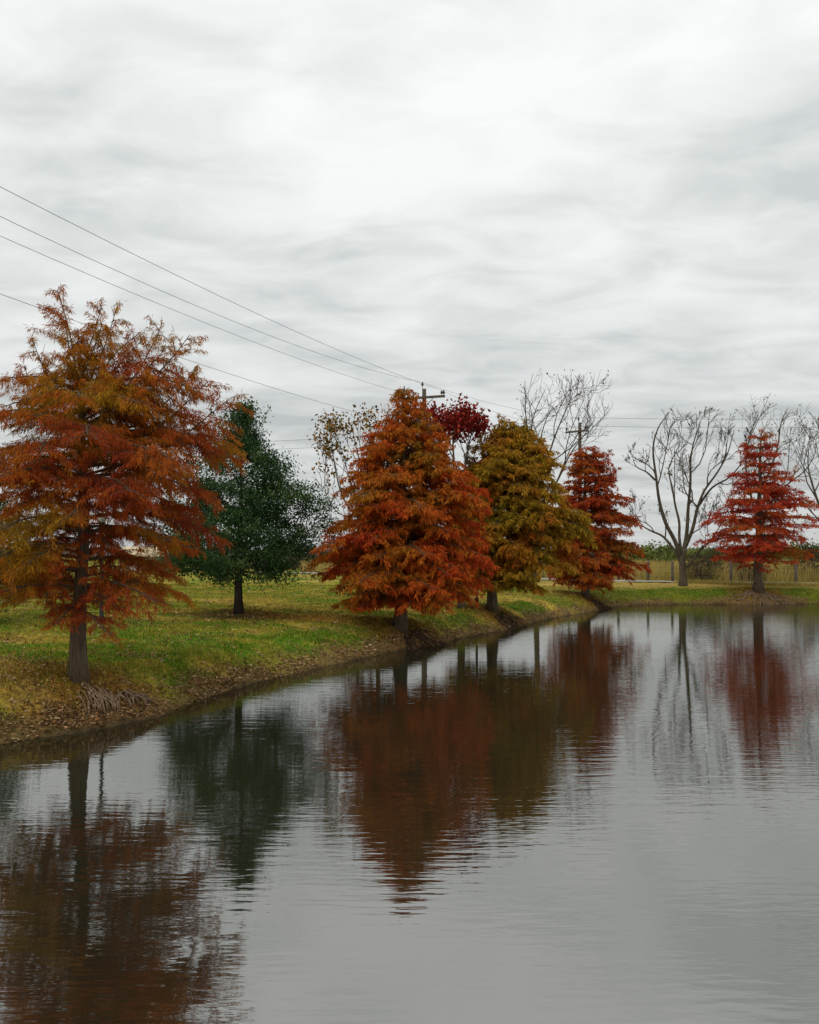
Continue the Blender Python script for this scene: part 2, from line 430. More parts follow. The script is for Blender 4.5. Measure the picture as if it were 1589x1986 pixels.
# pale road beyond the lawn
def ribbon(name, path, width, mat, lift):
    P = catmull(path + path[-1:], 8)[: (len(path) - 1) * 8 + 1]
    T = np.gradient(P, axis=0); T /= np.linalg.norm(T, axis=1)[:, None]
    Nn = np.stack([-T[:, 1], T[:, 0]], 1); k = 5; V = []
    for u in np.linspace(-0.5, 0.5, k):
        q = P + Nn * width * u; z = ground_z(q[:, 0], q[:, 1])
        V.append(np.stack([q[:, 0], q[:, 1], z + lift + 0.05 * (1 - (2 * u) ** 2)], 1))
    V = np.stack(V, 1); n = len(P); V = V.reshape(-1, 3)
    i0 = (np.arange(n - 1)[:, None] * k + np.arange(k - 1)[None, :]).ravel()
    return mesh_np(name, V, np.stack([i0, i0 + 1, i0 + k + 1, i0 + k], 1), mat, smooth=True)
road = ribbon('gravel_road', [(90, 52), (45, 60), (24, 64), (10, 72), (-6, 88), (-30, 106), (-60, 118), (-130, 150)], 2.2, M['gravel'], 0.04)
tag(road, kind='structure')

# ------------------------------------------------------------------ leaves as small kites
def kites(C, D, L, W, rng, col, bend=0.0):
    """C centres/roots, D unit directions, L lengths, W widths -> V, F, colours (one kite each)"""
    n = len(C)
    R = rng.normal(size=(n, 3)); side = np.cross(D, R); side /= np.linalg.norm(side, axis=1)[:, None] + 1e-9
    L = np.broadcast_to(L, n)[:, None]; W = np.broadcast_to(W, n)[:, None]
    mid = C + D * L * 0.45
    V = np.stack([C, mid + side * W * 0.5, C + D * L, mid - side * W * 0.5], 1).reshape(-1, 3)
    F = np.arange(4 * n).reshape(n, 4)
    return V, F, np.repeat(col, 4, axis=0)
def unit(v):
    return v / (np.linalg.norm(v, axis=-1, keepdims=True) + 1e-9)

def palette_pick(pal, u, rng, jit=0.18):
    """u in 0..1 along a colour list"""
    P = np.array(pal); k = len(P) - 1
    f = np.clip(u, 0, 0.999) * k; i = f.astype(int); fr_ = (f - i)[:, None]
    c = P[i] * (1 - fr_) + P[i + 1] * fr_
    return np.clip(c * (1 + rng.normal(size=(len(u), 1)) * jit), 0.002, 0.9)

def cypress(key, H, prof, pal, label, nb=60, seed=1, lean=(0, 0), droop=0.8, twig_gap=0.13, spray=(0.10, 0.2), wid=0.03, per=4, r0=0.17,
            leaders=(), e_lo=12, e_hi=55, tiers=0, gap=0.05, fork=None, sparse=1.0, lift=0.0):
    rng = np.random.default_rng(seed)
    base = TP[key].copy(); base[2] = gz(base[0], base[1]) - 0.05
    T = empty('bald_cypress', base.tolist(), label, 'tree', 'bald cypresses along the pond bank')
    pr = np.array(prof); hs, rl, rr = pr[:, 0], pr[:, 1], pr[:, 2]
    htop = fork if fork else H * 0.97
    # trunk, local coordinates
    k = 14; tt = np.linspace(0, 1, k)
    def axis(h):
        u = h / H
        return np.array([lean[0] * u ** 1.5 + 0.03 * math.sin(h * 1.7 + seed), lean[1] * u + 0.03 * math.cos(h * 1.3 + seed), h])
    pts = np.array([axis(h) for h in tt * htop])
    rad = r0 * (1 - tt * htop / H) ** 0.85 + 0.012 + r0 * 0.42 * np.exp(-tt * htop / 0.28) + r0 * 0.12 * np.exp(-tt * htop / 0.9)
    mb = MB(); sides = 14
    mb.tube(pts, rad, sides)
    v = mb.v[0]; a = np.arctan2(v[:, 1] - 0, v[:, 0]); fl = np.exp(-np.clip(v[:, 2], 0, 9) / 0.5)
    v[:, :2] *= (1 + 0.13 * fl * np.sin(a * 5 + seed))[:, None]
    v[:, 2] -= 0.25 * (v[:, 2] < 0.01)
    mb.build('trunk', M['bark'], T)
    C = []; D = []; U = []
    h0 = hs[0]
    specs = []
    for i in range(nb):
        u = (i + rng.uniform(0.1, 0.9)) / nb
        h = h0 + (htop * 0.985 - h0) * (u ** 1.0)
        if tiers:
            g = (htop - h0) / tiers; h = h0 + (round((h - h0) / g) + rng.normal() * 0.13) * g
            h = min(max(h, h0 * 0.9), htop * 0.985)
        az = i * 2.399963 + rng.normal() * 0.35
        specs.append((h, az, None))
    for (lx, ly, lz, hstart) in leaders:
        specs.append((hstart, 0, np.array([lx, ly, lz + lift])))
    for h, az, target in specs:
        e0 = math.radians(e_lo + (e_hi - e_lo) * max(0, (h - h0) / (H - h0)) ** 1.5 + rng.normal() * 4)
        p0 = axis(h)
        m_ = 9; s = np.linspace(0, 1, m_)
        if target is None:
            dirh = np.array([math.cos(az), math.sin(az), 0])
            hh = h
            for _ in range(7):
                L_ = np.interp(hh, hs, rl); R_ = np.interp(hh, hs, rr)
                c2 = math.cos(az) ** 2
                R = c2 * (R_ if math.cos(az) > 0 else L_) + (1 - c2) * 0.5 * (L_ + R_)
                rise = R * (math.tan(e0) * 0.75 - 0.3 * droop)
                hh = 0.5 * hh + 0.5 * (h + rise * 0.7)
            R *= rng.uniform(0.80, 1.10) if rng.uniform() < 0.75 else rng.uniform(0.5, 0.8)
            side = np.array([-dirh[1], dirh[0], 0])
            P = p0 + np.outer(s * R, dirh) + np.outer(R * (math.tan(e0) * s - 0.30 * s * s * droop - 0.25 * math.tan(e0) * s * s), [0, 0, 1])
            P += np.outer(np.sin(s * 5 + rng.uniform(0, 6)) * 0.045 * R * s, side)
            P[:, 2] = np.minimum(P[:, 2], H * 1.0)
            Lb = R
        else:
            ctrl = p0 * 0.45 + target * 0.55 + np.array([0, 0, -0.22 * abs(target[0] - p0[0])]) + rng.normal(size=3) * 0.16
            P = np.outer((1 - s) ** 2, p0) + np.outer(2 * s * (1 - s), ctrl) + np.outer(s ** 2, target)
            P += np.outer(np.sin(s * 7 + rng.uniform(0, 6)) * 0.04 * s, rng.normal(size=3))
            Lb = float(np.linalg.norm(target - p0))
        rb = (0.010 + 0.0115 * Lb) * (r0 / 0.17) ** 0.5 * (1.0 if target is None else 0.7)
        bm = MB(); bm.tube(P, rb * (1 - 0.85 * s) + 0.003, 5, cap=False)
        nt_ = max(4, int(Lb / twig_gap)); uu = rng.uniform(0, 1)
        bcol = rng.uniform(0, 1)
        for j in range(nt_):
            q = 0.16 + 0.84 * (j + rng.uniform(0, 1)) / nt_
            f = q * (m_ - 1); i0 = min(int(f), m_ - 2); pt = P[i0] + (P[i0 + 1] - P[i0]) * (f - i0)
            tg = unit(P[i0 + 1] - P[i0])
            sd_ = np.cross(tg, [0, 0, 1]); sd_ = unit(sd_) if np.linalg.norm(sd_) > 0.1 else unit(rng.normal(size=3))
            sgn = 1 if j % 2 else -1
            ang = math.radians(rng.uniform(35, 75))
            up = rng.normal() * 0.22
            if target is not None:
                ro = rng.uniform(0, 2 * math.pi); o2 = np.cross(sd_, tg); sd_ = sd_ * math.cos(ro) + o2 * math.sin(ro)
            dtw = unit(tg * math.cos(ang) + sd_ * sgn * math.sin(ang) + np.array([0, 0, up]))
            lt = min(0.95, max(0.18, Lb * (0.40 * (1 - q) ** 0.7 + 0.11) * rng.uniform(0.6, 1.3)))
            if target is not None: lt *= 0.95
            sv = np.array([0, 0.5, 1.0])
            tp = pt + np.outer(sv * lt, dtw) + np.outer(-0.22 * droop * lt * sv ** 2, [0, 0, 1])
            bm.tube(tp, [0.0075, 0.005, 0.002], 3, cap=False)
            if rng.uniform() < gap: continue
            nn = max(3, int(lt / 0.05 * sparse))
            k2 = rng.uniform(0.05, 1, nn * per)
            cc = pt + np.outer(k2 * lt, dtw); cc[:, 2] -= 0.22 * droop * lt * k2 ** 2
            cc += rng.normal(size=cc.shape) * 0.02
            dd = unit(dtw * 0.55 + rng.normal(size=cc.shape) * 0.55 + np.array([0, 0, -droop]))
            C.append(cc); D.append(dd)
            U.append(np.clip(0.45 * bcol + 0.35 * rng.uniform() + 0.2 * rng.uniform(0, 1, len(cc)) + rng.normal() * 0.08, 0, 1))
        bm.build('branch', M['bark'], T)
    C = np.concatenate(C); D = np.concatenate(D); U = np.concatenate(U)
    # patches of ripe and greener foliage through the crown
    pn = fbm(C[:, 0] * 0.8 + C[:, 1] * 0.5 + seed * 7, C[:, 2] * 0.9 + C[:, 1] * 0.35, seed, 3)
    U = np.clip(U * 0.6 + (pn - 0.5) * 1.5 + 0.22, 0, 1)
    col = palette_pick(pal, U, rng)
    V, F, cl = kites(C, D, rng.uniform(spray[0], spray[1], len(C)), wid * rng.uniform(0.7, 1.3, len(C)), rng, col)
    o = mesh_np('crown', V, F, M['needles'], cl, parent=T)
    print(key, 'kites', len(C), 'at', np.round(base, 2))
    return T, base

ORANGE = [(0.20, 0.115, 0.013), (0.38, 0.140, 0.016), (0.45, 0.105, 0.015), (0.46, 0.070, 0.015), (0.33, 0.038, 0.013)]
RUSTY = [(0.26, 0.145, 0.014), (0.40, 0.185, 0.016), (0.40, 0.115, 0.015), (0.37, 0.070, 0.017), (0.26, 0.042, 0.018)]
GOLD = [(0.17, 0.125, 0.014), (0.28, 0.17, 0.016), (0.35, 0.19, 0.02), (0.39, 0.165, 0.018), (0.34, 0.10, 0.016)]
REDD = [(0.20, 0.10, 0.016), (0.34, 0.105, 0.016), (0.38, 0.080, 0.016), (0.35, 0.052, 0.015), (0.25, 0.030, 0.012)]
SCARLET = [(0.27, 0.12, 0.016), (0.42, 0.10, 0.018), (0.46, 0.07, 0.022), (0.43, 0.046, 0.020), (0.30, 0.026, 0.016)]

T1, B1 = cypress('t1', 7.2, [(1.25, 1.5, 1.4), (1.7, 2.2, 2.0), (2.4, 2.5, 2.35), (3.4, 2.6, 2.95), (4.3, 2.5, 3.0), (5.0, 2.1, 2.75), (5.5, 1.4, 2.3), (7, 0.4, 0.6)], RUSTY,
        'largest rusty orange cypress with forked open top and bare roots on the bank', nb=70, seed=3, lean=(0.12, 0), droop=1.05, twig_gap=0.08, spray=(0.06, 0.16), wid=0.0125, per=8, gap=0.14, r0=0.135,
        leaders=[(-0.42, 0.1, 6.95, 4.9), (-0.75, -0.3, 6.0, 4.6), (0.33, 0.2, 6.72, 5.0), (0.75, -0.1, 6.65, 5.2), (0.1, 0.3, 6.4, 5.2), (1.45, 0.2, 6.35, 4.8), (2.05, -0.1, 6.1, 4.6), (2.1, 0.3, 5.6, 4.4), (2.45, -0.2, 5.25, 4.0), (-0.2, -0.3, 6.3, 5.0), (1.0, 0.4, 6.3, 5.0), (0.55, -0.4, 6.2, 5.0), (1.7, -0.3, 5.9, 4.7), (-1.1, 0.2, 5.6, 4.4), (2.75, 0.2, 4.9, 3.8), (1.25, 0.0, 6.1, 5.1)], e_hi=30, fork=5.5, lift=0.28)
T2, B2 = cypress('t2', 8.3, [(0.8, 1.8, 1.8), (1.1, 2.5, 2.45), (1.8, 3.0, 2.85), (2.8, 2.8, 2.85), (3.7, 2.45, 3.0), (4.5, 2.25, 2.6), (5.35, 1.75, 2.2), (6.2, 1.3, 1.5), (6.9, 0.75, 1.05), (7.6, 0.45, 0.5), (8.3, 0.15, 0.15)], ORANGE,
        'dense fiery orange cypress with a pole crossarm rising behind its top', nb=170, seed=5, lean=(0.12, 0), e_lo=16, e_hi=36, leaders=[(1.05, 0, 7.0, 5.6), (0.75, 0.3, 7.45, 6.0), (-0.5, 0.1, 7.25, 6.0), (0.45, -0.3, 7.6, 6.2), (1.5, 0.2, 6.4, 5.0), (-1.1, 0, 6.5, 5.2)], droop=0.95, twig_gap=0.12, spray=(0.12, 0.26), wid=0.035, per=4, r0=0.185, gap=0.02)
T3, B3 = cypress('t3', 8.1, [(1.0, 1.4, 2.4), (1.8, 2.1, 3.3), (3.0, 2.2, 3.7), (3.9, 2.2, 3.6), (5.4, 2.0, 2.8), (6.5, 1.7, 2.1), (7.3, 1.0, 1.2), (8.1, 0.3, 0.4)], GOLD,
        'golden brown full-crowned cypress between the orange and dark red cypresses', nb=170, seed=8, lean=(0.85, 0), e_lo=18, e_hi=38, droop=1.0, twig_gap=0.13, spray=(0.14, 0.30), wid=0.045, per=4, r0=0.19, gap=0.02,
        leaders=[(0.3, 0, 8.05, 6.0), (1.5, 0.2, 7.95, 6.0), (0.9, -0.4, 7.7, 6.0), (2.1, 0, 7.2, 5.4), (-0.5, 0, 7.3, 5.6), (0.5, 0.6, 7.8, 6.0), (2.5, 0.3, 6.5, 4.8), (-1.0, 0.2, 6.6, 5.0), (1.8, -0.5, 7.3, 5.6)])
T4, B4 = cypress('t4', 8.7, [(0.7, 1.8, 2.2), (1.2, 2.2, 3.1), (1.9, 2.4, 3.2), (2.7, 2.4, 3.2), (3.8, 2.2, 2.8), (4.9, 2.0, 2.7), (5.8, 1.6, 2.5), (6.7, 1.3, 2.0), (7.6, 1.1, 1.5), (8.2, 0.7, 1.0), (8.7, 0.2, 0.3)], REDD,
        'dark red cypress standing between the golden cypress and the big bare tree', nb=140, seed=13, e_lo=14, e_hi=32, leaders=[(1.35, 0, 8.3, 6.8), (-0.6, 0.1, 8.2, 6.8), (0.7, 0.4, 8.45, 7.0), (0.3, -0.4, 8.5, 7.0), (1.8, 0.2, 7.4, 6.0)], droop=0.85, twig_gap=0.15, spray=(0.14, 0.30), wid=0.05, per=3, r0=0.19, gap=0.02, tiers=16)
T5, B5 = cypress('t5', 10.5, [(1.7, 1.6, 2.0), (2.1, 3.1, 3.0), (2.6, 3.7, 3.5), (3.4, 3.5, 3.3), (4.3, 3.6, 3.9), (5.1, 3.6, 3.8), (5.9, 2.7, 2.8), (6.5, 2.7, 2.6), (7.1, 2.1, 2.3), (7.7, 1.5, 1.3), (8.5, 1.5, 1.5), (9.2, 1.3, 1.2), (9.8, 0.8, 0.8), (10.5, 0.2, 0.2)], SCARLET,
        'scarlet cypress with flat open tiers and a fringe of roots on the far bank', nb=105, seed=21, lean=(0.25, 0), leaders=[(1.3, 0.1, 9.5, 8.0), (-1.0, 0.1, 9.4, 8.0), (0.6, 0.4, 9.9, 8.4), (2.6, 0.2, 7.7, 6.3)], droop=0.45, twig_gap=0.17, spray=(0.14, 0.28), wid=0.05, per=3, r0=0.25, gap=0.05, tiers=15, e_lo=4, e_hi=30, sparse=0.68)

# ------------------------------------------------------------------ exposed roots
def roots(tree, base, n, az0, az1, reach, thick, seed, dark=None):
    rng = np.random.default_rng(seed)
    for i in range(n):
        az = math.radians(az0 + (az1 - az0) * (i + rng.uniform(0.1, 0.9)) / n)
        d0 = rng.uniform(0.25, 0.55) * reach[0]; d1 = rng.uniform(0.75, 1.05) * reach[1]
        P = []; wig = rng.uniform(0, 6); am = rng.uniform(0.02, 0.08)
        for u in np.linspace(0, 1, 8):
            r_ = d0 + (d1 - d0) * u; a2 = az + am * math.sin(u * 7 + wig) / max(r_, 0.4) * 2
            x = base[0] + math.cos(a2) * r_; y = base[1] + math.sin(a2) * r_
            z = max(gz(x, y), -0.08) + thick * 0.9 + rng.uniform(0, 0.02)
            if u in (0, 1): z -= thick * 2.2
            P.append((x - base[0], y - base[1], z - base[2]))
        th = thick * rng.uniform(0.6, 1.4)
        mb = MB(); mb.tube(P, np.linspace(th, th * 0.5, 8), 5)
        mb.build('root', M['root'] if dark is None else M['mud'], tree)
rng = np.random.default_rng(4)
for i in range(44):
    u = (i + rng.uniform(0, 1)) / 44
    sx = 150 + 120 * u + rng.normal() * 4; sy = 1332 + 24 * u + rng.uniform(-6, 14)
    a_ = hit(sx, sy); b_ = hit(sx + rng.uniform(8, 40), min(sy + rng.uniform(40, 66), 1412 - 0.08 * sx))
    P = []; wig = rng.uniform(0, 6); am = rng.uniform(0.01, 0.05); th = 0.014 * rng.uniform(0.7, 1.8)
    for q in np.linspace(0, 1, 8):
        x_ = a_[0] + (b_[0] - a_[0]) * q + am * math.sin(q * 6 + wig); y_ = a_[1] + (b_[1] - a_[1]) * q + am * math.cos(q * 5 + wig)
        z_ = gz(x_, y_) + th + 0.03 + 0.09 * math.sin(q * math.pi) * rng.uniform(0.5, 1)
        P.append((x_ - B1[0], y_ - B1[1], z_ - B1[2] - (0.05 if q in (0, 1) else 0)))
    mb = MB(); mb.tube(P, np.linspace(th, th * 0.55, 8), 5); mb.build('root', M['root'], T1)
roots(T2, B2, 20, -80, 30, (0.9, 1.7), 0.022, 5, 1)
roots(T3, B3, 18, -70, 30, (0.9, 1.8), 0.026, 6, 1)
roots(T4, B4, 18, -70, 20, (0.9, 2.2), 0.03, 7, 1)
roots(T5, B5, 34, -165, -15, (0.9, 2.6), 0.035, 8)

# ------------------------------------------------------------------ broad-leaved evergreen oak
def leafy_tree(name, base, H, prof, label, cat, trunk_r, crown0, nclump, per, leaf, pal, seed, mat_leaf, mat_bark, clump_r=0.36, group=None, spires=0, trans_gap=0.0, limbs=True):
    rng = np.random.default_rng(seed)
    base = np.array(base, float); base[2] = gz(base[0], base[1]) - 0.05
    T = empty(name, base.tolist(), label, cat, group)
    pr = np.array(prof)
    k = 10; tt = np.linspace(0, 1, k); top = H * 0.86
    ax = lambda h: np.array([0.05 * math.sin(h * 0.9 + seed), 0.05 * math.cos(h * 1.1), h])
    pts = np.array([ax(h) for h in tt * top])
    rad = trunk_r * (1 - 0.93 * tt) + trunk_r * 0.45 * np.exp(-tt * top / 0.22)
    mb = MB(); mb.tube(pts, rad, 12); mb.v[0][:, 2] -= 0.25 * (mb.v[0][:, 2] < 0.01)
    mb.build('trunk', mat_bark, T)
    # clump centres, biased to the outer shell
    hs = rng.uniform(crown0, H, nclump * 3); R = np.interp(hs, pr[:, 0], pr[:, 1])
    keep = rng.uniform(0, R.max(), len(hs)) < R; hs = hs[keep][:nclump]; R = R[keep][:nclump]
    n = len(hs); az = rng.uniform(0, 2 * math.pi, n)
    lump = 1 + 0.22 * np.sin(az * 3 + hs * 1.1 + seed) + rng.normal(size=n) * 0.07
    rr = R * np.sqrt(rng.uniform(0.12, 1, n)) * lump
    CC = np.stack([np.cos(az) * rr, np.sin(az) * rr, hs + rng.normal(size=n) * 0.08], 1)
    if spires:
        sp = np.stack([rng.normal(size=spires) * pr[-2, 1] * 0.9, rng.normal(size=spires) * pr[-2, 1] * 0.9, np.full(spires, H * 0.9)], 1)
    nl = max(10, n // 9) if limbs else 0
    mbs = []
    for i in range(nl):
        c = CC[i * (n // nl)]
        h0 = max(crown0 * 1.25, c[2] - 0.55 * math.hypot(c[0], c[1]) - 0.2); h0 = min(h0, top * 0.97)
        p0 = ax(h0); s = np.linspace(0, 1, 6)
        ctrl = (p0 + c) / 2 + np.array([0, 0, -0.10 * np.linalg.norm(c - p0)]) + rng.normal(size=3) * 0.08
        P = np.outer((1 - s) ** 2, p0) + np.outer(2 * s * (1 - s), ctrl) + np.outer(s ** 2, c)
        m2 = MB(); m2.tube(P, np.linspace(0.02 + 0.014 * np.linalg.norm(c - p0), 0.006, 6), 5, cap=False)
        near = np.argsort(np.linalg.norm(CC - c, axis=1))[1:7]
        for j in near:
            q = P[3] if rng.uniform() < 0.5 else P[4]
            mid = (q + CC[j]) / 2 + rng.normal(size=3) * 0.06
            m2.tube([q, mid, CC[j]], [0.014, 0.010, 0.004], 4, cap=False)
        m2.build('limb', mat_bark, T)
    cr_ = clump_r * rng.uniform(0.6, 1.3, n)
    idx = np.repeat(np.arange(n), per)
    if trans_gap: idx = idx[rng.uniform(size=len(idx)) > trans_gap]
    off = rng.normal(size=(len(idx), 3)); off *= cr_[idx][:, None] * np.array([0.62, 0.62, 0.42])
    C = CC[idx] + off
    uu = np.clip(rng.uniform(0, 1, n)[idx] * 0.55 + rng.uniform(0, 1, len(idx)) * 0.45, 0, 1)
    if spires:
        ns = 70; e = []
        for i in range(spires):
            d = unit(np.array([rng.normal() * 0.35, rng.normal() * 0.35, 1.0])); L = rng.uniform(0.6, 1.2)
            b0 = sp[i] - d * 0.35; b0[2] = min(b0[2], H * 0.9); L = min(L, H - b0[2])
            m2 = MB(); m2.tube([b0, b0 + d * L * 0.5, b0 + d * L], [0.012, 0.008, 0.003], 4, cap=False); m2.build('limb', mat_bark, T)
            q = rng.uniform(0, 1, ns); e.append(b0 + np.outer(q * L, d) + rng.normal(size=(ns, 3)) * (0.10 * (1.05 - q))[:, None])
        e = np.concatenate(e); C = np.concatenate([C, e]); uu = np.concatenate([uu, rng.uniform(0.3, 1, len(e))])
    D = unit(rng.normal(size=C.shape) + np.array([0, 0, 0.15]))
    V, F, cl = kites(C, D, rng.uniform(leaf[0], leaf[1], len(C)), rng.uniform(leaf[0], leaf[1], len(C)) * leaf[2], rng, palette_pick(pal, uu, rng, 0.22))
    mesh_np('crown', V, F, mat_leaf, cl, parent=T)
    return T
OAKG = [(0.010, 0.032, 0.010), (0.018, 0.055, 0.014), (0.032, 0.080, 0.018), (0.060, 0.105, 0.024), (0.085, 0.105, 0.028)]
o_h = 7.1
leafy_tree('evergreen_oak', TP['oak'], o_h, [(1.2, 1.7), (1.7, 2.5), (2.6, 2.8), (3.4, 2.55), (4.2, 2.15), (5.0, 1.6), (5.6, 0.95), (6.2, 0.5), (6.7, 0.45), (7.3, 0.1)],
           'dark green evergreen tree on a straight trunk standing back on the lawn', 'tree', 0.15, 1.25, 500, 135, (0.055, 0.11, 0.6), OAKG, 4, M['oakleaf'], M['oakbark'], 0.34, spires=18)
lb = pix(-75, 1200, 25.5)
leafy_tree('evergreen_shrub_tree', lb, 5.2, [(0.1, 0.9), (0.8, 1.5), (2.0, 1.75), (3.2, 1.5), (4.3, 0.9), (5.2, 0.2)],
           'dark evergreen tree half hidden behind the largest rusty cypress', 'tree', 0.12, 0.4, 260, 80, (0.07, 0.13, 0.55), OAKG, 9, M['oakleaf'], M['oakbark'], 0.42)

# ------------------------------------------------------------------ bare trees
def grow(mb, leaves, P, r0, r1, depth, rng, env, up=0.25, spread=0.75, nkid=(3, 5), q0=0.3):
    """tube along P, then child shoots"""
    n = len(P); mb.tube(P, np.linspace(r0, r1, n), 6 if depth >= 3 else (4 if depth >= 1 else 3), cap=False)
    if depth == 0:
        leaves.append(P[-1]); return
    L = float(np.sum(np.linalg.norm(np.diff(P, axis=0), axis=1)))
    k = rng.integers(nkid[0], nkid[1] + 1)
    for i in range(k):
        q = q0 + (1 - q0) * (i + rng.uniform(0.2, 1.0)) / k; q = min(q, 1.0)
        f = q * (n - 1); i0 = min(int(f), n - 2); pt = P[i0] + (P[i0 + 1] - P[i0]) * (f - i0)
        tg = unit(P[i0 + 1] - P[i0])
        d = unit(tg + unit(rng.normal(size=3)) * spread + np.array([0, 0, up]))
        l = L * rng.uniform(0.32, 0.6) * (1.15 - 0.5 * q)
        end = pt + d * l
        if env is not None and not env(end):
            l *= 0.5; d = unit(d + np.array([0, 0, -0.35])); end = pt + d * l
            if not env(end + np.array([0, 0, l * 0.14])): continue
        m_ = 5; s = np.linspace(0, 1, m_)
        wob = unit(rng.normal(size=3)) * l * 0.13
        C = pt + np.outer(s * l, d) + np.outer(np.sin(s * math.pi * 1.3), wob) + np.outer(s * s * l * 0.14, [0, 0, 1])
        ra = (r0 + (r1 - r0) * q) * 0.62
        grow(mb, leaves, C, max(ra, 0.013), max(ra * 0.4, 0.008), depth - 1, rng, env, up, spread, nkid, 0.25)
def smooth_path(P, k=4):
    P = np.array(P, float); P = np.vstack([2 * P[0] - P[1], P, 2 * P[-1] - P[-2]]); out = []
    for i in range(1, len(P) - 2):
        a, b_, c, d = P[i - 1], P[i], P[i + 1], P[i + 2]
        for j in range(k):
            u = j / k
            out.append(0.5 * (2 * b_ + (c - a) * u + (2 * a - 5 * b_ + 4 * c - d) * u * u + (3 * b_ - a - 3 * c + d) * u ** 3))
    out.append(P[-2]); return np.array(out)
def bare_tree(base_px, d, trunk_px, limbs, label, seed, trunk_r, depth=3, leafcol=None, nleaf=0, leaf=(0.1, 0.16), mat='greybark', name='bare_tree', nkid=(3, 5), up=0.25, leaf_zone=None, group='bare trees beyond the pond', env=None, spread=0.85):
    rng = np.random.default_rng(seed)
    b0 = pix(base_px[0], base_px[1], d); b0[2] = gz(b0[0], b0[1]) - 0.05
    T = empty(name, b0.tolist(), label, 'tree', group)
    # pixel traces -> metres in the tree's own upright plane, each limb swung to its own depth
    sc = d / FPX
    def loc(p, yy): return np.array([(p[0] - base_px[0]) * sc, yy, (base_px[1] - p[1]) * sc])
    tp = smooth_path([loc(p, 0) for p in trunk_px]); n = len(tp)
    mb = MB(); rad = np.linspace(trunk_r, trunk_r * 0.72, n) + trunk_r * 0.35 * np.exp(-tp[:, 2] / 0.35)
    mb.tube(tp, rad, 12); mb.v[0][:12, 2] -= 0.3
    mb.build('trunk', M[mat], T)
    allleaf = []
    for path, yend, rf in limbs:
        m_ = len(path)
        ya, yb = yend if isinstance(yend, tuple) else (0.0, yend)
        P = smooth_path([loc(p, ya + (yb - ya) * (i / (m_ - 1)) ** 1.2) for i, p in enumerate(path)])
        mb = MB(); lv = []
        grow(mb, lv, P, trunk_r * rf, trunk_r * rf * 0.14, depth, rng, env, up, spread, nkid, 0.3)
        mb.build('limb', M[mat] if rf > 0.3 else M['twig'], T)
        allleaf += lv
    if nleaf:
        A = np.array(allleaf)
        if leaf_zone is not None:
            x0, x1, z0, z1 = leaf_zone
            wgt = np.exp(-(((A[:, 0] - x0) / x1) ** 2 + ((A[:, 2] - z0) / z1) ** 2)) + 0.06
        else: wgt = np.ones(len(A))
        idx = rng.choice(len(A), nleaf, p=wgt / wgt.sum())
        C = A[idx] + rng.normal(size=(nleaf, 3)) * leaf[0] * 1.8
        D = unit(rng.normal(size=C.shape) + np.array([0, 0, -0.3]))
        V, F, cl = kites(C, D, rng.uniform(leaf[0], leaf[1], nleaf), rng.uniform(leaf[0], leaf[1], nleaf) * 0.7, rng, palette_pick(leafcol, rng.uniform(0, 1, nleaf), rng))
        mesh_np('leaves', V, F, M['deadleaf'], cl, parent=T)
    return T
YL = [(0.10, 0.09, 0.02), (0.16, 0.12, 0.025), (0.13, 0.06, 0.02)]
bx, by = 1325, 1135
bd = hit(1325, 1136)[1]
print('bare tree depth', bd)
bare_tree((bx, by), bd, [(1325, 1135), (1325, 1110), (1324, 1086), (1327, 1062)],
          [([(1321, 1088), (1305, 1058), (1289, 1037), (1268, 1026), (1253, 1014), (1243, 990)], 1.5, 0.42),
           ([(1322, 1080), (1308, 1045), (1290, 1012), (1277, 970), (1270, 925), (1263, 870), (1272, 830), (1292, 800)], -0.8, 0.6),
           ([(1268, 930), (1250, 915), (1228, 905), (1218, 885)], (-0.42, -1.2), 0.25),
           ([(1322, 1070), (1319, 1040), (1320, 1010), (1314, 978), (1309, 940), (1304, 905), (1320, 870), (1338, 835)], 1.2, 0.4),
           ([(1327, 1064), (1333, 1030), (1336, 985), (1341, 935), (1342, 890), (1350, 850), (1364, 812)], 0.4, 0.55),
           ([(1328, 1062), (1342, 1025), (1350, 985), (1362, 950), (1385, 915), (1402, 880), (1412, 835)], -1.2, 0.5),
           ([(1352, 980), (1375, 945), (1405, 925), (1428, 890), (1440, 850)], (-0.32, -2.2), 0.3),
           ([(1329, 1066), (1338, 1042), (1352, 1030), (1374, 1018), (1395, 995)], 1.6, 0.28),
           ([(1328, 1100), (1342, 1085), (1352, 1066), (1366, 1052), (1384, 1022), (1402, 990)], -1.5, 0.42)],
          'big bare tree with many spreading limbs beside the fence', 31, 0.27, 4, YL, 300, (0.09, 0.17), nkid=(3, 5), leaf_zone=(-1.2, 1.8, 7.2, 2.0), env=lambda p: ((p[0] - 0.3) / 5.0) ** 2 + ((p[2] - 6.6) / 5.9) ** 2 + (p[1] / 6) ** 2 < 1, up=0.22)
d2 = 66.0
bare_tree((1040, 1133), d2, [(1040, 1133), (1041, 1080), (1043, 1020)],
          [([(1042, 1030), (1030, 960), (1022, 900), (1030, 850), (1040, 800), (1062, 752)], 0.8, 0.5),
           ([(1043, 1025), (1048, 960), (1060, 900), (1075, 850), (1095, 800), (1108, 768)], -0.8, 0.5),
           ([(1044, 1030), (1065, 970), (1090, 920), (1110, 880), (1140, 840), (1162, 806)], 1.0, 0.45),
           ([(1043, 1020), (1038, 950), (1040, 890), (1052, 830), (1070, 790)], -1.5, 0.4)],
          'bare tree rising behind the golden cypress', 41, 0.24, 3, YL, 90, (0.12, 0.2), nkid=(4, 6), up=0.15, env=lambda p: p[2] < 14.8 and -1.5 < p[0] < 5.4)
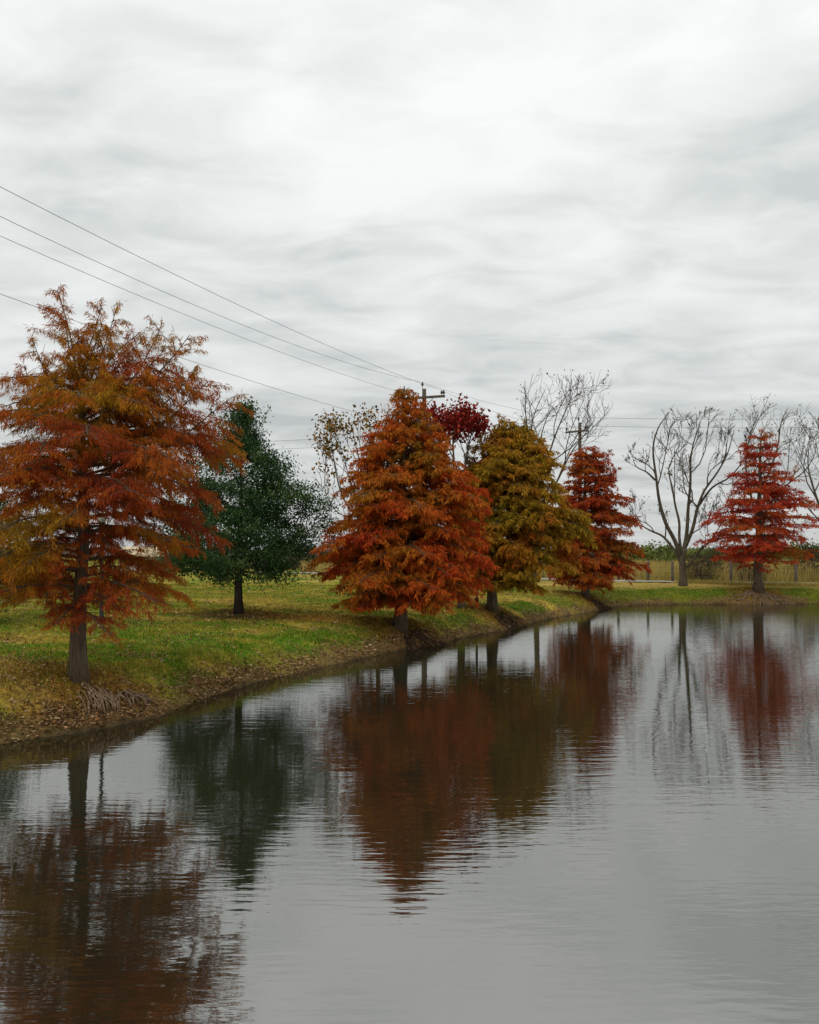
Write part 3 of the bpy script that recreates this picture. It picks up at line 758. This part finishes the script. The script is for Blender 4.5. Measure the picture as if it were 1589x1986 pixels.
bare_tree((1476, 1131), 67.0, [(1476, 1131), (1475, 1080), (1474, 1035)],
          [([(1474, 1045), (1470, 980), (1495, 920), (1515, 870), (1525, 820), (1540, 790)], 1.2, 0.5),
           ([(1474, 1040), (1486, 990), (1520, 945), (1555, 915), (1572, 880)], -1.0, 0.42),
           ([(1474, 1045), (1462, 980), (1450, 920), (1455, 860), (1472, 812)], 0.5, 0.45)],
          'bare tree behind the scarlet cypress with twigs arching over its top', 51, 0.25, 3, YL, 90, (0.12, 0.2), nkid=(4, 6), up=0.15, env=lambda p: p[2] < 13.3 and p[0] < 5.0)
bare_tree((1618, 1131), 63.0, [(1618, 1131), (1616, 1090), (1613, 1050)],
          [([(1615, 1060), (1600, 1000), (1585, 950), (1575, 900), (1580, 850)], 0.8, 0.5),
           ([(1614, 1055), (1590, 1010), (1565, 985), (1545, 960)], -0.6, 0.3),
           ([(1617, 1095), (1590, 1085), (1562, 1078), (1540, 1060)], 0.6, 0.3),
           ([(1614, 1052), (1618, 980), (1610, 900), (1600, 830)], -0.8, 0.5)],
          'bare tree beyond the scarlet cypress with a drooping low limb over the fence', 61, 0.26, 3, YL, 90, (0.12, 0.2), nkid=(4, 6), up=0.1, env=lambda p: p[2] < 12.5 and p[0] > -3.2)
# two thin trees with the last big leaves behind the orange cypress
BIG = [(0.07, 0.07, 0.012), (0.22, 0.12, 0.02), (0.30, 0.12, 0.02)]
bare_tree((735, 1168), 38.0, [(735, 1168), (733, 1110), (730, 1060)],
          [([(731, 1075), (700, 1010), (665, 960), (650, 905), (642, 850), (646, 832)], 0.5, 0.5),
           ([(731, 1065), (705, 990), (680, 930), (668, 880), (655, 845)], -0.5, 0.4),
           ([(730, 1062), (715, 980), (700, 900), (688, 850), (682, 818)], 0.3, 0.5),
           ([(730, 1070), (690, 1010), (650, 985), (630, 950), (625, 900)], 0.8, 0.35),
           ([(730, 1060), (728, 970), (722, 890), (728, 840), (735, 800)], -0.3, 0.45)],
          'thin upright tree with a few big yellow leaves left, behind the orange cypress', 71, 0.10, 2, BIG, 900, (0.10, 0.2), mat='greybark', name='nearly_bare_tree', nkid=(3, 4), up=0.45, group=None, spread=0.6, env=lambda p: p[2] < 8.0 and p[0] > -2.8)
REDL = [(0.13, 0.018, 0.014), (0.24, 0.02, 0.018), (0.30, 0.045, 0.02)]
bare_tree((895, 1172), 37.0, [(895, 1172), (894, 1100), (892, 1040)],
          [([(893, 1050), (896, 960), (905, 880), (915, 830), (922, 806)], 0.3, 0.5),
           ([(893, 1050), (885, 960), (880, 880), (878, 830), (880, 800)], -0.3, 0.5),
           ([(893, 1040), (900, 950), (915, 890), (928, 850)], 0.5, 0.4),
           ([(893, 1040), (875, 950), (862, 880), (852, 820)], 0.6, 0.4)],
          'slim crimson-leaved tree showing between the orange and golden cypresses', 81, 0.14, 2, REDL, 2600, (0.12, 0.22), mat='greybark', name='crimson_tree', nkid=(4, 5), up=0.4, group=None, env=lambda p: p[2] < 8.1 and p[0] < 0.95)

# ------------------------------------------------------------------ power line
LINE = []
def power_pole(x, y, top, arm_dir, arm_z, label, arm_len=2.5, arm_off=0.0, seed=0):
    z0 = gz(x, y) - 0.3
    T = empty('power_pole', (x, y, z0), label, 'power pole', 'wooden power poles')
    h = top - z0; mb = MB(); mb.tube([(0, 0, z) for z in np.linspace(0, h, 8)], np.linspace(0.17, 0.105, 8), 12); mb.build('pole_shaft', M['polewood'], T)
    a = np.array([arm_dir[0], arm_dir[1], 0.0]); a /= np.linalg.norm(a); nrm = np.array([-a[1], a[0], 0.0]); up = np.array([0, 0, 1.0])
    az = arm_z - z0; c = np.array([0, 0, az]) + nrm * -0.16 + a * arm_off
    mb = MB(); mb.box(c, (arm_len, 0.10, 0.125), (a, nrm, up)); mb.build('crossarm', M['polewood'], T, smooth=False)
    for sg in (-1, 1):
        mb = MB(); p0 = c + a * (sg * 0.62 - arm_off * 0) - up * 0.05 - nrm * 0.06; p1 = np.array([0, 0, az - 0.62]) - nrm * 0.13
        mb.tube([p0, p1], 0.022, 4); mb.build('brace', M['metal'], T)
    ends = []
    def insul(p, name='insulator'):
        mb = MB(); prof = [(0, 0.02), (0.07, 0.02), (0.08, 0.075), (0.11, 0.08), (0.13, 0.04), (0.15, 0.075), (0.18, 0.075), (0.21, 0.03), (0.25, 0.045), (0.27, 0.02)]
        mb.tube([p + up * u for u, _ in prof], [r for _, r in prof], 10); mb.build(name, M['porcelain'], T)
        return p + up * 0.25 + np.array([x, y, z0])
    for e in (-arm_len / 2 + 0.08, arm_len / 2 - 0.18):
        ends.append(insul(c + a * e + up * 0.062))
    insul(c + a * (arm_len / 2 - 0.06) + up * 0.062)
    mb = MB(); q = np.array([0, 0, h]) - a * 0.11; mb.tube([q - up * 0.45, q + up * 0.12], 0.018, 6); mb.build('pin_bracket', M['metal'], T)
    ends.append(insul(q + up * 0.12))
    mb = MB(); q = np.array([0, 0, h - 2.2]) - a * 0.17; mb.tube([q + a * 0.08, q], 0.03, 6); mb.build('neutral_clamp', M['metal'], T)
    ends.append(q + np.array([x, y, z0]))
    return ends   # left arm, right arm, top, neutral
def wire(p, q, sag, label, r=0.007, n=22):
    p = np.array(p); q = np.array(q); s = np.linspace(0, 1, n)
    P = p + np.outer(s, q - p); P[:, 2] -= 4 * sag * s * (1 - s)
    mb = MB(); mb.tube(P - p, r, 5)
    o = mb.build('power_wire', M['wire']); o.location = p.tolist()
    tag(o, label, 'wire', 'overhead power wires')
u1 = np.array([-0.349, -0.937]); arm1 = (0.937, -0.349)
P1 = np.array([0.82, 50.0]); P0 = P1 + u1 * 52
PA = power_pole(P1[0], P1[1], 12.25, arm1, 11.75, 'wooden power pole whose crossarm shows above the orange cypress')
PB = power_pole(P0[0], P0[1], 12.25, arm1, 11.75, 'wooden power pole standing on the near lawn beside the pond')
for i, nm in enumerate(('lawn-side crossarm', 'pond-side crossarm', 'topmost', 'lowest')):
    wire(PB[i], PA[i], (0.9, 0.85, 1.5, 0.75)[i], nm + ' overhead wire running up to the pole behind the orange cypress')
P2 = pix(1125, 1100, 62.0)[:2]
PC = power_pole(P2[0], P2[1], 12.15, (0.75, -0.66), 11.55, 'wooden power pole above the dark red cypress', arm_len=1.75, arm_off=-0.15)
for i, nm in ((1, 'crossarm'), (2, 'topmost')):
    wire(PA[i], PC[0 if i == 1 else 2], 0.35, nm + ' wire between the two poles above the cypresses')
PD = (-36.0, 70.0); PE = (52.0, 60.0)
for i, nm, dz in ((2, 'upper', 0.0), (1, 'lower', 0.0)):
    wire(PC[i], (PD[0], PD[1], 11.9 + dz - (0.6 if i == 1 else 0)), 0.9, nm + ' far wire passing behind the dark evergreen tree', 0.010)
    wire(PC[i], (PE[0], PE[1], 13.2 - (0.6 if i == 1 else 0)), 0.5, nm + ' far wire passing across the twigs of the bare trees', 0.010)

# ------------------------------------------------------------------ lamp posts on the lawn
def lamp_post(p, h, label):
    z0 = gz(p[0], p[1]) - 0.1
    T = empty('lamp_post', (p[0], p[1], z0), label, 'lamp post', 'dark green lamp posts')
    mb = MB(); mb.tube([(0, 0, 0), (0, 0, 0.28), (0, 0, 0.34), (0, 0, h)], [0.11, 0.10, 0.06, 0.045], 12); mb.build('shaft', M['greenpaint'], T)
    mb = MB(); mb.tube([(0, 0, h), (0, 0, h + 0.08), (0, 0, h + 0.1)], [0.05, 0.11, 0.11], 12); mb.build('collar', M['greenpaint'], T)
    mb = MB(); mb.tube([(0, 0, h + 0.1 + z) for z in (0, 0.1, 0.22, 0.34)], [0.10, 0.15, 0.15, 0.11], 12); mb.build('globe', M['lampglass'], T)
    mb = MB(); mb.tube([(0, 0, h + 0.44 + z) for z in (0, 0.03, 0.1, 0.16)], [0.17, 0.16, 0.07, 0.015], 12); mb.build('cap', M['greenpaint'], T)
lamp_post(hit(197, 1211), 2.9, 'dark green lamp post behind the largest rusty cypress')
lamp_post(hit(925, 1168), 2.9, 'dark green lamp post behind the golden cypress')

# ------------------------------------------------------------------ fence
fpx = [(1200, 1134), (1257, 1134), (1305, 1134), (1418, 1130), (1544, 1127), (1660, 1124)]
fd = [68.5, 67.5, 66.5, 65.0, 63.5, 62.0]
fp = []
for (px, py), d in zip(fpx, fd):
    q = pix(px, py, d); q[2] = gz(q[0], q[1]); fp.append(q)
T = empty('wire_fence', fp[2].tolist(), 'weathered wooden post and wire fence along the dry grass field', 'fence')
for i, q in enumerate(fp):
    l = q - fp[2]; mb = MB(); tl = 0.03 * math.sin(i * 2.3)
    mb.tube([(l[0], l[1], l[2] - 0.3), (l[0] + tl * 0.5, l[1], l[2] + 0.8), (l[0] + tl, l[1], l[2] + 1.5), (l[0] + tl, l[1], l[2] + 1.54)], [0.105, 0.10, 0.095, 0.06], 9)
    mb.build('post', M['postwood'], T)
for hgt in (0.35, 0.7, 1.05, 1.38):
    mb = MB(); mb.tube([q - fp[2] + np.array([0, -0.11, hgt]) for q in fp], 0.006, 4); mb.build('strand', M['wire'], T)

# ------------------------------------------------------------------ far shrubs, thickets, house
BRUSH = [(0.05, 0.04, 0.03), (0.085, 0.062, 0.045), (0.07, 0.07, 0.03)]
GRB = [(0.08, 0.12, 0.025), (0.13, 0.17, 0.035), (0.19, 0.18, 0.05)]
def shrub(px, py, d, h, r, pal, label, seed, n=70, per=45, leaf=(0.10, 0.22, 0.5), group=None, name='shrub', cat='shrub', cl=0.45):
    p = pix(px, py, d)
    leafy_tree(name, p, h, [(0.05, r * 0.7), (h * 0.3, r), (h * 0.65, r * 0.85), (h * 0.9, r * 0.45), (h, r * 0.1)], label, cat, 0.05 + h * 0.01, h * 0.06, n, per, leaf, pal, seed, M['oakleaf'] if pal is GRB else M['deadleaf'], M['greybark'], cl, group=group)
shrub(1362, 1132, 67.5, 2.0, 1.5, BRUSH, 'grey brown thicket at the foot of the big bare tree', 91, 80, 45, (0.08, 0.2, 0.25))
shrub(1398, 1130, 72.0, 2.7, 2.4, [(0.04, 0.045, 0.02), (0.07, 0.065, 0.03), (0.08, 0.06, 0.035)], 'olive thicket between the big bare tree and the scarlet cypress', 92, 100, 45, (0.1, 0.22, 0.3))
shrub(1580, 1130, 68.0, 2.7, 1.9, [(0.03, 0.035, 0.02), (0.055, 0.05, 0.03), (0.07, 0.055, 0.035)], 'dark thicket behind the fence beside the scarlet cypress', 93, 90, 45, (0.1, 0.22, 0.3))
shrub(1455, 1131, 66.5, 1.2, 0.9, BRUSH, 'low russet thicket behind the trunk of the scarlet cypress', 94, 40, 45, (0.08, 0.18, 0.3))
for i, (px, d, h, r) in enumerate([(1265, 150, 3.3, 4.5), (1225, 165, 3.0, 4), (1305, 175, 2.8, 4.5), (1350, 190, 3.0, 5), (1190, 180, 3.2, 5), (1400, 180, 3.0, 5), (1450, 185, 3.0, 5), (1500, 170, 3.4, 5), (1545, 160, 3.6, 5), (1590, 165, 3.4, 5)]):
    shrub(px, 1090, d, h, r, GRB, 'green bush in the hedge beyond the dry field', 100 + i, 70, 40, (0.35, 0.7, 0.6), group='hedge beyond the dry field', name='hedge_bush', cat='bush', cl=1.1)
WOODS = [(0.05, 0.042, 0.036), (0.08, 0.065, 0.055), (0.06, 0.062, 0.035)]
for i, px in enumerate(list(range(300, 1120, 48)) + [-330, -270, -215, -150, -90, -30]):
    d = 128 + 14 * math.sin(i * 1.9); h = 3.6 + 1.1 * math.sin(i * 2.7)
    shrub(px, 1100, d, h, 2.9, WOODS, 'leafless brown thicket beyond the lawn and road', 120 + i, 60, 42, (0.25, 0.6, 0.22), group='thickets beyond the road', name='thicket', cat='thicket', cl=0.9)
for i, px in enumerate([20, 75, 120, -30]):
    shrub(px, 1190, 38 + i * 1.5, 2.2, 1.3, [(0.16, 0.12, 0.045), (0.24, 0.17, 0.06), (0.08, 0.085, 0.03)], 'tall dry weed clump on the lawn behind the largest cypress', 150 + i, 30, 40, (0.15, 0.4, 0.14), group='weed clumps behind the largest cypress', name='weed_clump', cat='weeds', cl=0.5)

# pale farmhouse glimpsed through the largest cypress
hp = pix(285, 1106, 105.0); hz = gz(hp[0], hp[1])
T = empty('shed', (hp[0], hp[1], hz - 0.2), 'pale shed with tan roof glimpsed beyond the lawn through the largest cypress', 'shed')
mb = MB(); mb.box((0, 0, 0.95), (5.0, 4.4, 1.9)); mb.build('wall', M['siding'], T, smooth=False)
mb = MB(); mb.add([(-2.9, -2.7, 1.85), (2.9, -2.7, 1.85), (2.9, 2.7, 1.85), (-2.9, 2.7, 1.85), (-2.9, 0, 3.0), (2.9, 0, 3.0)], [(0, 1, 5, 4), (2, 3, 4, 5), (0, 4, 3), (1, 2, 5), (3, 2, 1, 0)]); mb.build('roof', M['tanroof'], T, smooth=False)
for wx_ in (-1.6, 1.5):
    mb = MB(); mb.box((wx_, -2.23, 1.15), (0.9, 0.06, 0.9)); wn = mb.build('window', M['siding'], T, smooth=False)
    mb = MB(); mb.box((wx_, -2.27, 1.15), (0.76, 0.03, 0.76)); mb.build('pane', M['glass'], wn, smooth=False)
mb = MB(); mb.box((0, -2.24, 0.95), (0.9, 0.07, 1.8)); mb.build('door', M['polewood'], T, smooth=False)

# far hills
n = 160; a = np.linspace(-0.9, 0.9, n); hx = np.tan(a) * 2600; hh = 16 + 14 * fbm(a * 9 + 5, a * 0 + 2, 71, 4)
V = np.concatenate([np.stack([hx, np.full(n, 2600.), np.full(n, -5.)], 1), np.stack([hx, np.full(n, 2750.), hh + 1], 1), np.stack([hx, np.full(n, 3100.), np.full(n, -5.)], 1)])
i0 = np.arange(n - 1); F = np.concatenate([np.stack([i0, i0 + 1, i0 + n + 1, i0 + n], 1), np.stack([i0 + n, i0 + n + 1, i0 + 2 * n + 1, i0 + 2 * n], 1)])
tag(mesh_np('hills', V, F, M['hill'], smooth=True), kind='structure')

# ------------------------------------------------------------------ log and twigs at the water
q = hit(300, 1384); zq = 0.06
mb = MB(); P = [(-1.0, 0.35, 0.42), (-0.62, 0.22, 0.26), (-0.3, 0.1, 0.12), (0, 0, 0.03), (0.08, -0.03, -0.02)]
mb.tube(P, [0.05, 0.085, 0.10, 0.095, 0.07], 10)
o = mb.build('driftwood_log', M['mud']); o.location = (q[0], q[1], 0.07)
tag(o, 'dark sodden log lying at the waterline below the exposed roots', 'log')
for i, (px, py) in enumerate([(380, 1401), (440, 1378)]):
    p = pix(px, py, FPX * CAMZ / (py - HORIZ)); mb = MB()
    mb.tube([(-0.09, 0, 0.0), (-0.02, 0.02, 0.02), (0.05, -0.01, 0.015), (0.1, 0.02, 0.0)], 0.007, 5); mb.tube([(-0.02, 0.02, 0.02), (0.02, 0.05, 0.05)], 0.005, 4)
    o = mb.build('floating_twig', M['twig']); o.location = (p[0], p[1], 0.004)
    tag(o, ('small dark forked twig floating off the sodden log', 'lone dark twig floating beside the reflected evergreen trunk')[i], 'twig', 'floating twigs')

# ------------------------------------------------------------------ grass, dry field, fallen leaves (nobody could count them)
def scatter(n, dmin, dmax, xlo, xhi, rng, pw=1.0):
    """world points, thinner with distance"""
    u = rng.uniform(0, 1, n); d = dmin * (dmax / dmin) ** u
    x = rng.uniform(xlo, xhi, n) * d
    return x, d
rng = np.random.default_rng(77)
x, y = scatter(950000, 13.6, 60, -0.85, 0.55, rng)
s = shore_dist(x, y); k = s > 0.12; x, y, s = x[k], y[k], s[k]
patch = fbm(x * 1.7, y * 1.7, 88, 3)
k = rng.uniform(size=len(x)) < np.clip(s / 0.9, 0.12, 1) * np.clip(patch * 2.0 - 0.25, 0.25, 1); x, y, s = x[k], y[k], s[k]
z = ground_z(x, y); col = turf_color(x, y, s)
litt = rng.uniform(size=len(x)); col = np.where((litt < 0.18)[:, None], TAN * 0.9, col); col = np.where((litt > 0.86)[:, None], GREEN * 1.1, col)
col = np.clip(col * 1.2 * (1 + rng.normal(size=(len(x), 1)) * 0.28), 0.004, 0.7)
tuft = fbm(x * 3.1, y * 3.1, 99, 2)
L = rng.uniform(0.03, 0.075, len(x)) * (0.55 + 1.2 * tuft) * np.where((s > 0.4) & (s < 1.7), 1.5, 1.0); W = 0.0075 * (y / 15) ** 0.8 * rng.uniform(0.7, 1.4, len(x))
D = unit(np.stack([rng.normal(size=len(x)) * 0.5, rng.normal(size=len(x)) * 0.5, np.ones(len(x))], 1))
C = np.stack([x, y, z - 0.008], 1); ang = rng.uniform(0, math.pi, len(x)); sd_ = np.stack([np.cos(ang), np.sin(ang), ang * 0], 1) * W[:, None]
V = np.stack([C - sd_, C + sd_, C + D * L[:, None]], 1).reshape(-1, 3)
o = mesh_np('grass', V, np.arange(len(V)).reshape(-1, 3), M['blade'], np.repeat(col, 3, 0))
tag(o, 'short patchy autumn turf of green and straw-coloured blades on the pond bank', 'grass', kind='stuff')
print('grass', len(x))

x, y = scatter(130000, 62, 170, -0.12, 0.55, rng)
rd = np.array([(90, 52), (45, 60), (24, 64), (10, 72), (-6, 88), (-30, 106)], float)
yr = np.interp(x, rd[::-1, 0], rd[::-1, 1]); k = y > yr + 2.0; x, y = x[k], y[k]
pt = fbm(x * 0.25, y * 0.12, 12, 3); z = ground_z(x, y)
cg = palette_pick([(0.40, 0.27, 0.10), (0.48, 0.34, 0.12), (0.32, 0.29, 0.06), (0.22, 0.15, 0.07)], np.clip((fbm(x * 0.6, y * 0.2, 14, 3) - 0.2) * 1.7 + rng.normal(size=len(x)) * 0.2, 0, 1), rng)
L = rng.uniform(0.35, 1.25, len(x)) * (0.35 + 1.4 * pt); W = 0.02 * (y / 62) * rng.uniform(0.7, 1.5, len(x))
D = unit(np.stack([rng.normal(size=len(x)) * 0.22, rng.normal(size=len(x)) * 0.22, np.ones(len(x))], 1))
C = np.stack([x, y, z - 0.02], 1); ang = rng.uniform(0, math.pi, len(x)); sd_ = np.stack([np.cos(ang), np.sin(ang), ang * 0], 1) * W[:, None]
V = np.stack([C - sd_, C + sd_, C + D * L[:, None]], 1).reshape(-1, 3)
o = mesh_np('dry_grass', V, np.arange(len(V)).reshape(-1, 3), M['blade'], np.repeat(cg, 3, 0))
tag(o, 'tall tan dry grass filling the field behind the fence', 'grass', kind='stuff')

n_ = 16000
x = rng.uniform(18.6, 36, n_); y = rng.normal(size=n_) * 0.5 + np.interp(x, rd[::-1, 0], rd[::-1, 1]) - 2.3
z = ground_z(x, y); L = rng.uniform(0.12, 0.38, n_) * np.clip((x - 18.6) / 1.0, 0.2, 1); W = 0.016 * rng.uniform(0.7, 1.5, n_)
cg = palette_pick([(0.34, 0.24, 0.08), (0.42, 0.32, 0.10), (0.24, 0.22, 0.05)], rng.uniform(0, 1, n_), rng)
D = unit(np.stack([rng.normal(size=n_) * 0.4, rng.normal(size=n_) * 0.4, np.ones(n_)], 1)); C = np.stack([x, y, z - 0.02], 1)
ang = rng.uniform(0, math.pi, n_); sd_ = np.stack([np.cos(ang), np.sin(ang), ang * 0], 1) * W[:, None]
V = np.stack([C - sd_, C + sd_, C + D * L[:, None]], 1).reshape(-1, 3)
o = mesh_np('verge_grass', V, np.arange(len(V)).reshape(-1, 3), M['blade'], np.repeat(cg, 3, 0))
tag(o, 'straw-coloured tufted verge in front of the wire fence', 'grass', kind='stuff')

x, y = scatter(660000, 13.6, 58, -0.85, 0.52, rng)
s = shore_dist(x, y); k = s > 0.0; x, y, s = x[k], y[k], s[k]
dens = np.exp(-((s - 0.15) / 0.5) ** 2) * 1.0 * np.clip(fbm(x * 0.9, y * 0.9, 67, 3) * 2.2 - 0.4, 0.25, 1) + 0.035 + 0.22 * sstep(0.56, 0.72, fbm(x * 0.5, y * 0.8, 66, 3))
for kk in TP: dens = dens + 0.18 * np.exp(-((x - TP[kk][0]) ** 2 + (y - TP[kk][1]) ** 2) / 3.5)
k = rng.uniform(size=len(x)) < dens; x, y, s = x[k], y[k], s[k]
z = ground_z(x, y)
cl = palette_pick([(0.06, 0.03, 0.016), (0.15, 0.075, 0.03), (0.28, 0.15, 0.07), (0.48, 0.34, 0.20), (0.26, 0.09, 0.03)], rng.uniform(0, 1, len(x)), rng, 0.2)
C = np.stack([x, y, z + rng.uniform(0.008, 0.03, len(x))], 1)
D = unit(np.stack([rng.normal(size=len(x)), rng.normal(size=len(x)), rng.normal(size=len(x)) * 0.3 + 0.1], 1))
sd_ = np.cross(D, np.stack([rng.normal(size=len(x)) * 0.35, rng.normal(size=len(x)) * 0.35, np.ones(len(x))], 1)); sd_ = unit(sd_)
L = rng.uniform(0.04, 0.085, len(x))[:, None] * (0.8 + 0.2 * y / 15)[:, None]; mid = C + D * L * 0.45
V = np.stack([C, mid + sd_ * L * 0.32, C + D * L, mid - sd_ * L * 0.32], 1).reshape(-1, 3)
o = mesh_np('fallen_leaves', V, np.arange(len(V)).reshape(-1, 4), M['deadleaf'], np.repeat(cl, 4, 0))
tag(o, 'fallen brown and tan leaves strewn along the pond bank', 'leaves', kind='stuff')
print('leaves', len(x))
